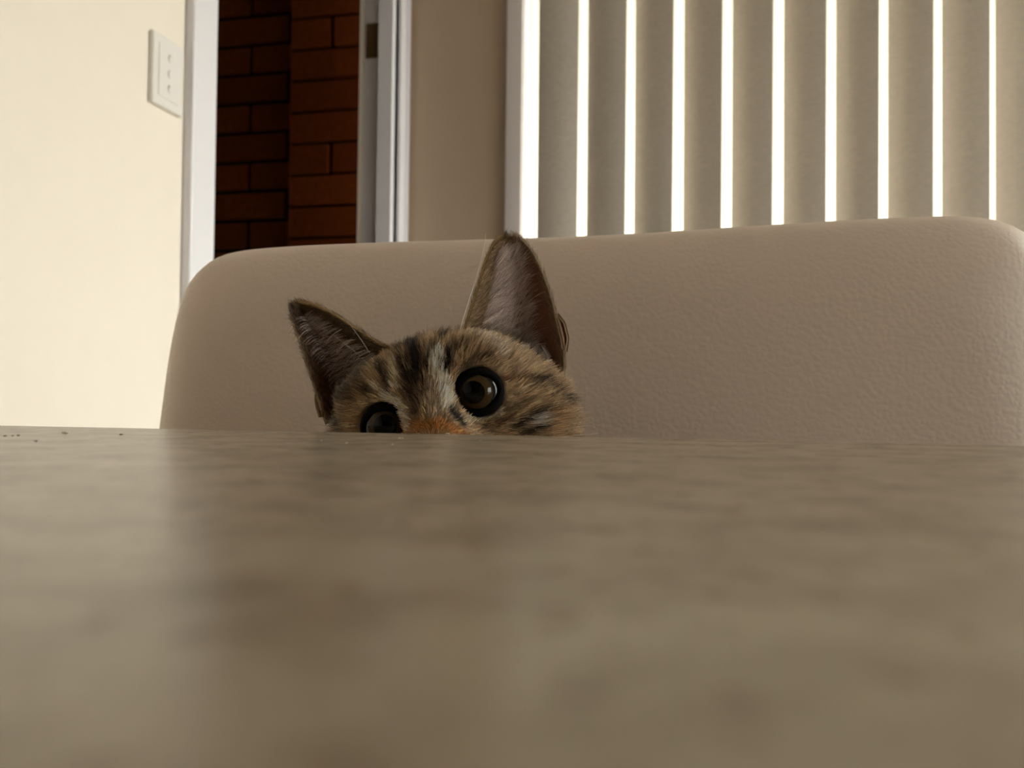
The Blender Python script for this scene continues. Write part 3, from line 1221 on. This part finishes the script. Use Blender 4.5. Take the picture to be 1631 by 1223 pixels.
class Hair:
    def __init__(self):
        self.P, self.R, self.C = [], [], []

    def add(self, pts, rad, col):           # pts (n,k,3) world, rad (n,k), col (n,3)
        self.P.append(pts)
        self.R.append(rad)
        self.C.append(col)

    def build(self, name, parent):
        sizes = np.concatenate([np.full(len(p_), p_.shape[1], dtype=np.int32) for p_ in self.P])
        hc = bpy.data.hair_curves.new(name)
        hc.add_curves(sizes.tolist())
        pos = np.concatenate([p_.reshape(-1, 3) for p_ in self.P]) - np.array(origin_of(parent))
        rad = np.concatenate([r_.reshape(-1) for r_ in self.R])
        colr = np.concatenate(self.C)
        hc.attributes['position'].data.foreach_set('vector', pos.astype(np.float32).ravel())
        ra_ = hc.attributes.get('radius') or hc.attributes.new('radius', 'FLOAT', 'POINT')
        ra_.data.foreach_set('value', rad.astype(np.float32))
        ca = hc.attributes.new('Col', 'FLOAT_COLOR', 'CURVE')
        ca.data.foreach_set('color', np.c_[colr, np.ones(len(colr))].astype(np.float32).ravel())
        hc.materials.append(MATS['fur'])
        o = bpy.data.objects.new(name, hc)
        o['kind'] = 'stuff'
        print(name, len(sizes), 'strands')
        return link(o, parent)


def strands(root, d0, bend, length, r_root, k=5, taper=0.25):
    """root (n,3), d0 start direction, bend added over the length (n,3)"""
    t = np.linspace(0, 1, k)[None, :, None]
    dirs = d0[:, None, :] + bend[:, None, :] * t
    dirs = dirs / (np.linalg.norm(dirs, axis=2)[..., None] + 1e-9)
    stepl = (length / (k - 1))[:, None, None]
    pts = np.concatenate([root[:, None, :], root[:, None, :] + np.cumsum(dirs[:, :-1] * stepl, axis=1)], axis=1)
    tr = np.linspace(1, taper, k)[None, :]
    rad = r_root[:, None] * tr
    return pts, rad


def sample_faces(Vv, Q, n, wgt=None):
    tri = np.concatenate([Q[:, [0, 1, 2]], Q[:, [0, 2, 3]]])
    a, b, c_ = Vv[tri[:, 0]], Vv[tri[:, 1]], Vv[tri[:, 2]]
    ar = np.linalg.norm(np.cross(b - a, c_ - a), axis=1)
    if wgt is not None:
        ar = ar * wgt((a + b + c_) / 3)
    i = rng.choice(len(tri), n, p=ar / ar.sum())
    u, v = rng.random(n), rng.random(n)
    k = u + v > 1
    u[k], v[k] = 1 - u[k], 1 - v[k]
    return a[i] + u[:, None] * (b[i] - a[i]) + v[:, None] * (c_[i] - a[i])


def fur_weight(P):
    L = to_local(P)
    head = (L[:, 2] > -0.045)
    wgt = np.where(head, 1.0, 0.10)
    wgt = np.where(head & (L[:, 1] > 0.025), 0.45, wgt)
    for s in (-1, 1):
        dd = np.linalg.norm(L - eye_c[s], axis=1)
        wgt = np.where(dd < EYE_R + 0.0022, 0, wgt)
    wgt = np.where(P[:, 2] < SEAT_Z + 0.003, 0, wgt)
    return wgt


H = Hair()
NH = 125000
root = sample_faces(cv, cq, NH, fur_weight)
nrm_ = grad(root)
L = to_local(root)
nose = np.array([0, -0.058, -0.012])
flow_h = (L - nose)
flow_h[:, 1] = np.maximum(flow_h[:, 1], 0.004) * 1.0
flow_h[:, 0] *= 1.25
flow_w = flow_h @ HM
flow_w /= np.linalg.norm(flow_w, axis=1)[:, None]
bodyk = np.clip((-L[:, 2] - 0.030) / 0.015, 0, 1)[:, None]
flow = flow_w * (1 - bodyk) + np.array([0, 0, -1.0]) * bodyk
flow = flow - nrm_ * (flow * nrm_).sum(1)[:, None]
flow /= np.linalg.norm(flow, axis=1)[:, None] + 1e-6
dn_ = np.linalg.norm(L - nose, axis=1)
deye = np.minimum(np.linalg.norm(L - eye_c[1], axis=1), np.linalg.norm(L - eye_c[-1], axis=1)) - EYE_R
length = 0.0022 + 0.0058 * np.clip((dn_ - 0.012) / 0.055, 0, 1)
length = length * np.clip(0.30 + deye / 0.012, 0.3, 1)
cheek = np.clip((np.abs(L[:, 0]) - 0.032) / 0.012, 0, 1) * np.clip((0.012 - L[:, 2]) / 0.02, 0, 1)
length = length * (1 + 0.55 * cheek)
length = np.where(bodyk[:, 0] > 0.5, 0.014, length) * rng.uniform(0.65, 1.25, NH)
lift = 0.36 + 0.25 * cheek + rng.normal(0, 0.07, NH)
d0 = flow + nrm_ * lift[:, None] + rng.normal(0, 0.10, (NH, 3))
bend = flow * 0.4 + rng.normal(0, 0.12, (NH, 3)) - nrm_ * 0.10
clump = vnoise(L, 420, 5) - 0.5
d0 += np.stack([clump, vnoise(L, 420, 6) - .5, vnoise(L, 420, 7) - .5], 1) * 0.55
# tufts: every strand belongs to a tuft that shares a lean, a tone and a tip
from mathutils.kdtree import KDTree
NC = 24000
cid = rng.choice(NH, NC, replace=False)
kd = KDTree(NC)
for i, j in enumerate(cid):
    kd.insert(root[j], i)
kd.balance()
tuft = np.array([kd.find(q)[1] for q in root])
d0 += rng.normal(0, 0.13, (NC, 3))[tuft]
d0 /= np.linalg.norm(d0, axis=1)[:, None]
rr = np.where(bodyk[:, 0] > 0.5, 0.00016, 0.000085) * rng.uniform(0.8, 1.2, NH)
pts, rad = strands(root, d0, bend, length, rr)
ctr = pts[cid][tuft]
pull = np.array([0, 0.03, 0.12, 0.26, 0.42])[None, :, None] * (1 - bodyk)[:, None, :]
pts = pts + (ctr - pts) * pull
midp = pts[:, 2] - nrm_ * ((pts[:, 2] - root) * nrm_).sum(1)[:, None]
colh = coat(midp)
var = np.exp(rng.normal(0, 0.24, NH) + rng.normal(0, 0.30, NC)[tuft])
# agouti ticking: scattered dark and pale hairs
tick = rng.random(NH)
var = np.where(tick < 0.10, var * 0.35, np.where(tick > 0.92, var * 1.7, var))
colh = np.clip(colh * var[:, None] * 1.4, 0, 0.92)
H.add(pts, rad, colh)

# ears: short coat on the backs and rims, long pale hair inside
for s, (G, nn, S) in EARS.items():
    W = to_world(G.reshape(-1, 3)).reshape(G.shape)
    NW = (nn.reshape(-1, 3) @ HM).reshape(G.shape)
    UPD = np.gradient(W, axis=0)
    UPD /= np.linalg.norm(UPD, axis=2)[..., None] + 1e-9
    ACR = np.gradient(W, axis=1)
    ACR /= np.linalg.norm(ACR, axis=2)[..., None] + 1e-9

    def pick(t, u):
        i = np.clip((t * (NT - 1)), 0, NT - 1.001)
        j = np.clip((u * (NSX - 1)), 0, NSX - 1.001)
        i0, j0 = i.astype(int), j.astype(int)
        fi, fj = (i - i0)[:, None], (j - j0)[:, None]

        def g(A):
            return (A[i0, j0] * (1 - fi) * (1 - fj) + A[i0 + 1, j0] * fi * (1 - fj) + A[i0, j0 + 1] * (1 - fi) * fj + A[i0 + 1, j0 + 1] * fi * fj)
        return g(W), g(NW), g(UPD), g(ACR)
    # back of the ear
    n = 5000
    t, u = rng.random(n) ** 1.2, rng.random(n)
    w_, n_, u_, a_ = pick(t, u)
    d = u_ - n_ * 0.25 + rng.normal(0, .12, (n, 3))
    q, r_ = strands(w_ - n_ * 0.0006, d, u_ * 0.2, rng.uniform(.0025, .005, n), np.full(n, .00007), 4)
    H.add(q, r_, np.array([0.20, 0.13, 0.065]) * np.exp(rng.normal(0, .35, (n, 1))))
    # rim fringe
    n = 3600
    t = rng.random(n)
    side = rng.integers(0, 2, n)
    u = np.where(side == 0, rng.random(n) ** 2 * 0.10, 1 - rng.random(n) ** 2 * 0.08)
    w_, n_, u_, a_ = pick(t, u)
    out = np.where((side == 0)[:, None], -a_, a_)
    d = u_ * 0.9 + out * 0.35 + n_ * 0.15 + rng.normal(0, .15, (n, 3))
    q, r_ = strands(w_, d, u_ * 0.3, rng.uniform(.002, .0042, n), np.full(n, .00006), 4)
    rimc = np.where((side == 0)[:, None], np.array([[0.46, 0.31, 0.155]]), np.array([[0.50, 0.38, 0.26]]))
    H.add(q, r_, rimc * np.exp(rng.normal(0, .35, (n, 1))))
    # tip tuft
    n = 420
    w_, n_, u_, a_ = pick(rng.uniform(.95, 1, n), rng.random(n))
    q, r_ = strands(w_, u_ + rng.normal(0, .28, (n, 3)), u_ * .2, rng.uniform(.0010, .0022, n), np.full(n, .00007), 4)
    H.add(q, r_, np.tile([[0.20, 0.135, 0.075]], (n, 1)) * np.exp(rng.normal(0, .45, (n, 1))))
    n = 12
    w_, n_, u_, a_ = pick(rng.uniform(.96, 1, n), rng.random(n) * .4 if s > 0 else 0.6 + .4 * rng.random(n))
    q, r_ = strands(w_, u_ + rng.normal(0, .2, (n, 3)), u_ * .2, rng.uniform(.004, .0075, n), np.full(n, .00006), 4)
    H.add(q, r_, np.tile([[0.04, 0.025, 0.015]], (n, 1)))
    # short brown fur on the inner flap near the inner edge, the outer edge and the tip
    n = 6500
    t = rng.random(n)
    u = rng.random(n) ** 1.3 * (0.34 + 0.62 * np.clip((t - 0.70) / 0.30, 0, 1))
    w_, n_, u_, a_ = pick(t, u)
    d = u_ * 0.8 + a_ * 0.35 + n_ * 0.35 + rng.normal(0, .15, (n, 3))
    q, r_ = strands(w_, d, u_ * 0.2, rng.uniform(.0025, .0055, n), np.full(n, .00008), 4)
    H.add(q, r_, np.array([0.42, 0.30, 0.18] if s > 0 else [0.17, 0.115, 0.068]) * np.exp(rng.normal(0, .5, (n, 1))))  # left ear's shade put into a darker fur colour
    n = 1500
    t, u = rng.random(n), 1 - 0.16 * rng.random(n)
    w_, n_, u_, a_ = pick(t, u)
    d = u_ * 0.8 - a_ * 0.1 + n_ * 0.3 + rng.normal(0, .15, (n, 3))
    q, r_ = strands(w_, d, u_ * 0.2, rng.uniform(.002, .004, n), np.full(n, .00007), 4)
    H.add(q, r_, np.array([0.26, 0.15, 0.09]) * np.exp(rng.normal(0, .4, (n, 1))))
    # long pale inner hair sweeping across the cup
    if s > 0:
        n = 3400
        t = rng.uniform(0.02, 0.84, n)
        u = 0.12 + 0.50 * rng.random(n) ** 1.5
        w_, n_, u_, a_ = pick(t, u)
        sw_ = (vnoise(w_, 300, 9) - 0.5)[:, None]
        d = a_ * (0.35 + 0.8 * sw_) + u_ * 0.85 + n_ * 0.45 + rng.normal(0, .13, (n, 3))
        bd_ = a_ * (0.7 + 1.2 * sw_) - u_ * 0.2 - n_ * 0.5
        ln = rng.uniform(.005, .016, n)
        rw = np.full(n, .00007)
    else:
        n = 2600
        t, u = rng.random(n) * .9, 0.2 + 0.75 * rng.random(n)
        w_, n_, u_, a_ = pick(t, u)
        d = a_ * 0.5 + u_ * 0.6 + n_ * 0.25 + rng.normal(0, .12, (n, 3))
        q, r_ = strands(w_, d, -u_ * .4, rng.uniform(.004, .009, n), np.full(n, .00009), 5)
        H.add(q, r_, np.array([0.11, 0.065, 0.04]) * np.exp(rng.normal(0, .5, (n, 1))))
        n = 700
        t = rng.uniform(0.02, 0.88, n)
        u = 0.12 + 0.60 * rng.random(n)
        w_, n_, u_, a_ = pick(t, u)
        sw_ = (vnoise(w_, 260, 9) - 0.5)[:, None]
        d = a_ * 0.8 + u_ * (0.75 + 0.6 * sw_) + n_ * 0.8 + rng.normal(0, .07, (n, 3))
        bd_ = a_ * 1.0 - u_ * (1.4 + 0.6 * sw_) - n_ * 0.55
        ln = rng.uniform(.012, .024, n) * np.clip(1.15 - u, .3, 1.0)
        rw = np.full(n, .00012)
    q, r_ = strands(w_, d, bd_, ln, rw, 9)
    H.add(q, r_, np.array([0.88, 0.73, 0.67]) * np.exp(rng.normal(0, .30, (n, 1))))
    # tuft at the ear's base
    n = 1500
    t = rng.uniform(0.0, 0.16, n)
    u = rng.uniform(0.05, 0.95, n)
    w_, n_, u_, a_ = pick(t, u)
    d = u_ * 0.5 + n_ * 0.8 + a_ * 0.3 + rng.normal(0, .2, (n, 3))
    q, r_ = strands(w_ + n_ * .004, d, u_ * .4, rng.uniform(.006, .012, n), np.full(n, .00007), 5)
    H.add(q, r_, np.array([0.36, 0.29, 0.24]) * np.exp(rng.normal(0, .35, (n, 1))))
fur = H.build('fur', kit)

# ------------------------------------------------------------------ eyes
plain('eye_black', (0.004, 0.0035, 0.003), 0.3, 0.0, coat=0.5)
plain('pupil_black', (0.0015, 0.0015, 0.0015), 0.3, 0.0, coat=0.5)
plain('lid_black', (0.003, 0.0022, 0.002), 0.9, 0.08)
m = plain('iris_amber', (0.042, 0.025, 0.009), 0.3, 0.0, 0.35, 900, coat=0.5)
plain('nose_skin', (0.30, 0.12, 0.08), 0.5, 0.4)


def cap(center, axis, r, a1, name, mat, parent, n=48, rings=14, a0=0.0):
    axis = np.array(axis) / np.linalg.norm(axis)
    e1 = np.cross(axis, hz)
    e1 /= np.linalg.norm(e1)
    e2 = np.cross(e1, axis)
    bm = bmesh.new()
    top = bm.verts.new(center + axis * r) if a0 == 0 else None
    prev = None
    for i in range(0 if a0 else 1, rings + 1):
        a = a0 + (a1 - a0) * i / rings
        ring = [bm.verts.new(center + r * (math.cos(a) * axis + math.sin(a) * (math.cos(t) * e1 + math.sin(t) * e2)))
                for t in [2 * math.pi * k / n for k in range(n)]]
        for k in range(n):
            if prev is None:
                if top is not None:
                    bm.faces.new((top, ring[k], ring[(k + 1) % n]))
            else:
                bm.faces.new((prev[k], ring[k], ring[(k + 1) % n], prev[(k + 1) % n]))
        prev = ring
    return bm_obj(name, bm, mat, parent, origin=center, smooth=True)


for s in (1, -1):
    c = to_world(eye_c[s])
    gaze = CAM - c
    gaze = gaze / np.linalg.norm(gaze) - 0.10 * rt
    gaze /= np.linalg.norm(gaze)
    eye = cap(c, gaze, EYE_R, math.pi * 0.98, 'eye', 'eye_black', kit, rings=28)
    cap(c, gaze, EYE_R + 0.00010, R(43), 'iris', 'iris_amber', eye)
    cap(c, gaze - 0.05 * rt, EYE_R + 0.00018, R(26), 'pupil', 'pupil_black', eye)
    # black lid margin, an almond ring lying on the eyeball
    ax = -hy + 0.16 * s * hx
    ax = ax / np.linalg.norm(ax)
    e1 = hx - ax * hx.dot(ax)
    e1 /= np.linalg.norm(e1)
    e2 = np.cross(ax, e1)
    if e2.dot(hz) < 0:
        e2 = -e2
    bm = bmesh.new()
    ring_pts = []
    for k in range(40):
        t = 2 * math.pi * k / 40
        inner = math.cos(t) * s < 0
        al = R(57) + R(8) * max(0, -math.cos(t) * s) ** 4 + R(5) * max(0, math.cos(t) * s) ** 4 - R(7) * abs(math.sin(t)) ** 2
        dy = -R(9) * max(0, -math.cos(t) * s) ** 5        # inner corner dips
        rr_ = EYE_R + 0.0004
        v = math.cos(al) * ax + math.sin(al) * (math.cos(t) * e1 + math.sin(t) * e2) + math.sin(dy) * e2
        ring_pts.append(c + rr_ * v / np.linalg.norm(v))
    rings = []
    for k in range(40):
        pc = Vector(ring_pts[k])
        tg = (Vector(ring_pts[(k + 1) % 40]) - Vector(ring_pts[k - 1])).normalized()
        ra = (pc - Vector(c)).normalized()
        sd = tg.cross(ra)
        rings.append([bm.verts.new(pc + 0.0021 * math.cos(q) * sd + 0.0011 * math.sin(q) * ra)
                      for q in [2 * math.pi * i / 10 for i in range(10)]])
    for k in range(40):
        a_, b_ = rings[k], rings[(k + 1) % 40]
        for i in range(10):
            bm.faces.new((a_[i], a_[(i + 1) % 10], b_[(i + 1) % 10], b_[i]))
    bm_obj('eyelid', bm, 'lid_black', eye, smooth=True)

# nose leather, below the table edge from here
bm = bmesh.new()
bmesh.ops.create_uvsphere(bm, u_segments=20, v_segments=12, radius=1)
for v in bm.verts:
    l = np.array(v.co)
    wdt = 0.0062 * (0.55 + 0.45 * (l[2] + 1) / 2)
    v.co = Vector(to_world(np.array([l[0] * wdt, -0.0555 + l[1] * 0.003, -0.0165 + l[2] * 0.0042])))
bm_obj('nose', bm, 'nose_skin', kit, smooth=True)

# whiskers above the eyes and from the muzzle
plain('whisker_white', (0.85, 0.76, 0.62), 0.3, 0.5)


def whisker(pts, r=0.00013):
    bm = bmesh.new()
    q = smooth_curve(pts, 14)
    tube(bm, [Vector(a) for a in q], [r * (1 - 0.75 * i / 13) for i in range(14)], 6)
    bm_obj('whisker', bm, 'whisker_white', kit, smooth=True)


def wpx(lst):
    return [to_world(px_local(*q)) for q in lst]


whisker(wpx([(732, 527, -.020), (741, 495, -.020), (752, 462, -.020), (762, 432, -.019), (769, 405, -.018), (772, 385, -.017), (774, 372, -.016)]), .00022)
whisker(wpx([(589, 563, -.020), (577, 543, -.020), (563, 524, -.020), (548, 505, -.018), (530, 490, -.016)]), .00009)
whisker(wpx([(574, 567, -.020), (555, 552, -.018), (530, 532, -.015), (503, 517, -.012), (478, 506, -.01)]), .00009)
for s in (-1, 1):
    for k in range(5):
        a = np.array([s * 0.014, -0.050, -0.022 - 0.002 * k])
        b = a + np.array([s * 0.020, -0.002, 0.000 - 0.003 * k])
        c_ = a + np.array([s * 0.045, 0.010, -0.006 - 0.006 * k])
        whisker([to_world(a), to_world(b), to_world(c_)])

# ------------------------------------------------------------------ crumbs on the table near its far edge
CR = [(8, 695, 1.8, 1), (20, 694.5, 1.5, 1), (29, 694, 1.6, 1), (104, 690.5, 3.5, 0), (57, 703, 1.8, 1), (193, 692.5, 1.8, 1),
      (350, 686, 1.4, 0), (552, 706, 1.6, 0), (636, 698.5, 1.6, 0), (641, 698.5, 1.4, 0), (720, 691.2, 3.0, 0), (765, 702, 1.2, 0),
      (978, 697.5, 1.6, 0), (512, 702, 1.2, 0), (625, 708, 1.2, 0), (1012, 697, 1.2, 0)]
for x, y, rpx, dk in CR:
    q = hit(x, y, 2, TABLE_Z)
    q[1] = min(q[1], YE - 0.003)
    rr_ = rpx * np.linalg.norm(q - CAM) / F
    bm = bmesh.new()
    bmesh.ops.create_icosphere(bm, subdivisions=2, radius=1)
    for v in bm.verts:
        k = 1 + 0.35 * (random.random() - .5)
        v.co = Vector((q[0] + v.co.x * rr_ * 1.4 * k, q[1] + v.co.y * rr_ * 1.2 * k, TABLE_Z + rr_ * 0.42 * (1 + max(-1, v.co.z * k))))
    o = bm_obj('crumb', bm, 'crumb_dark' if dk else 'crumb', smooth=True)
    if dk:
        tag(o, 'tiny dark brown crumb on the tabletop beside the cream wall', 'crumb', 'dark crumbs on the tabletop')
    else:
        tag(o, 'tiny pale crumb on the tabletop near its far edge', 'crumb', 'pale crumbs on the tabletop')
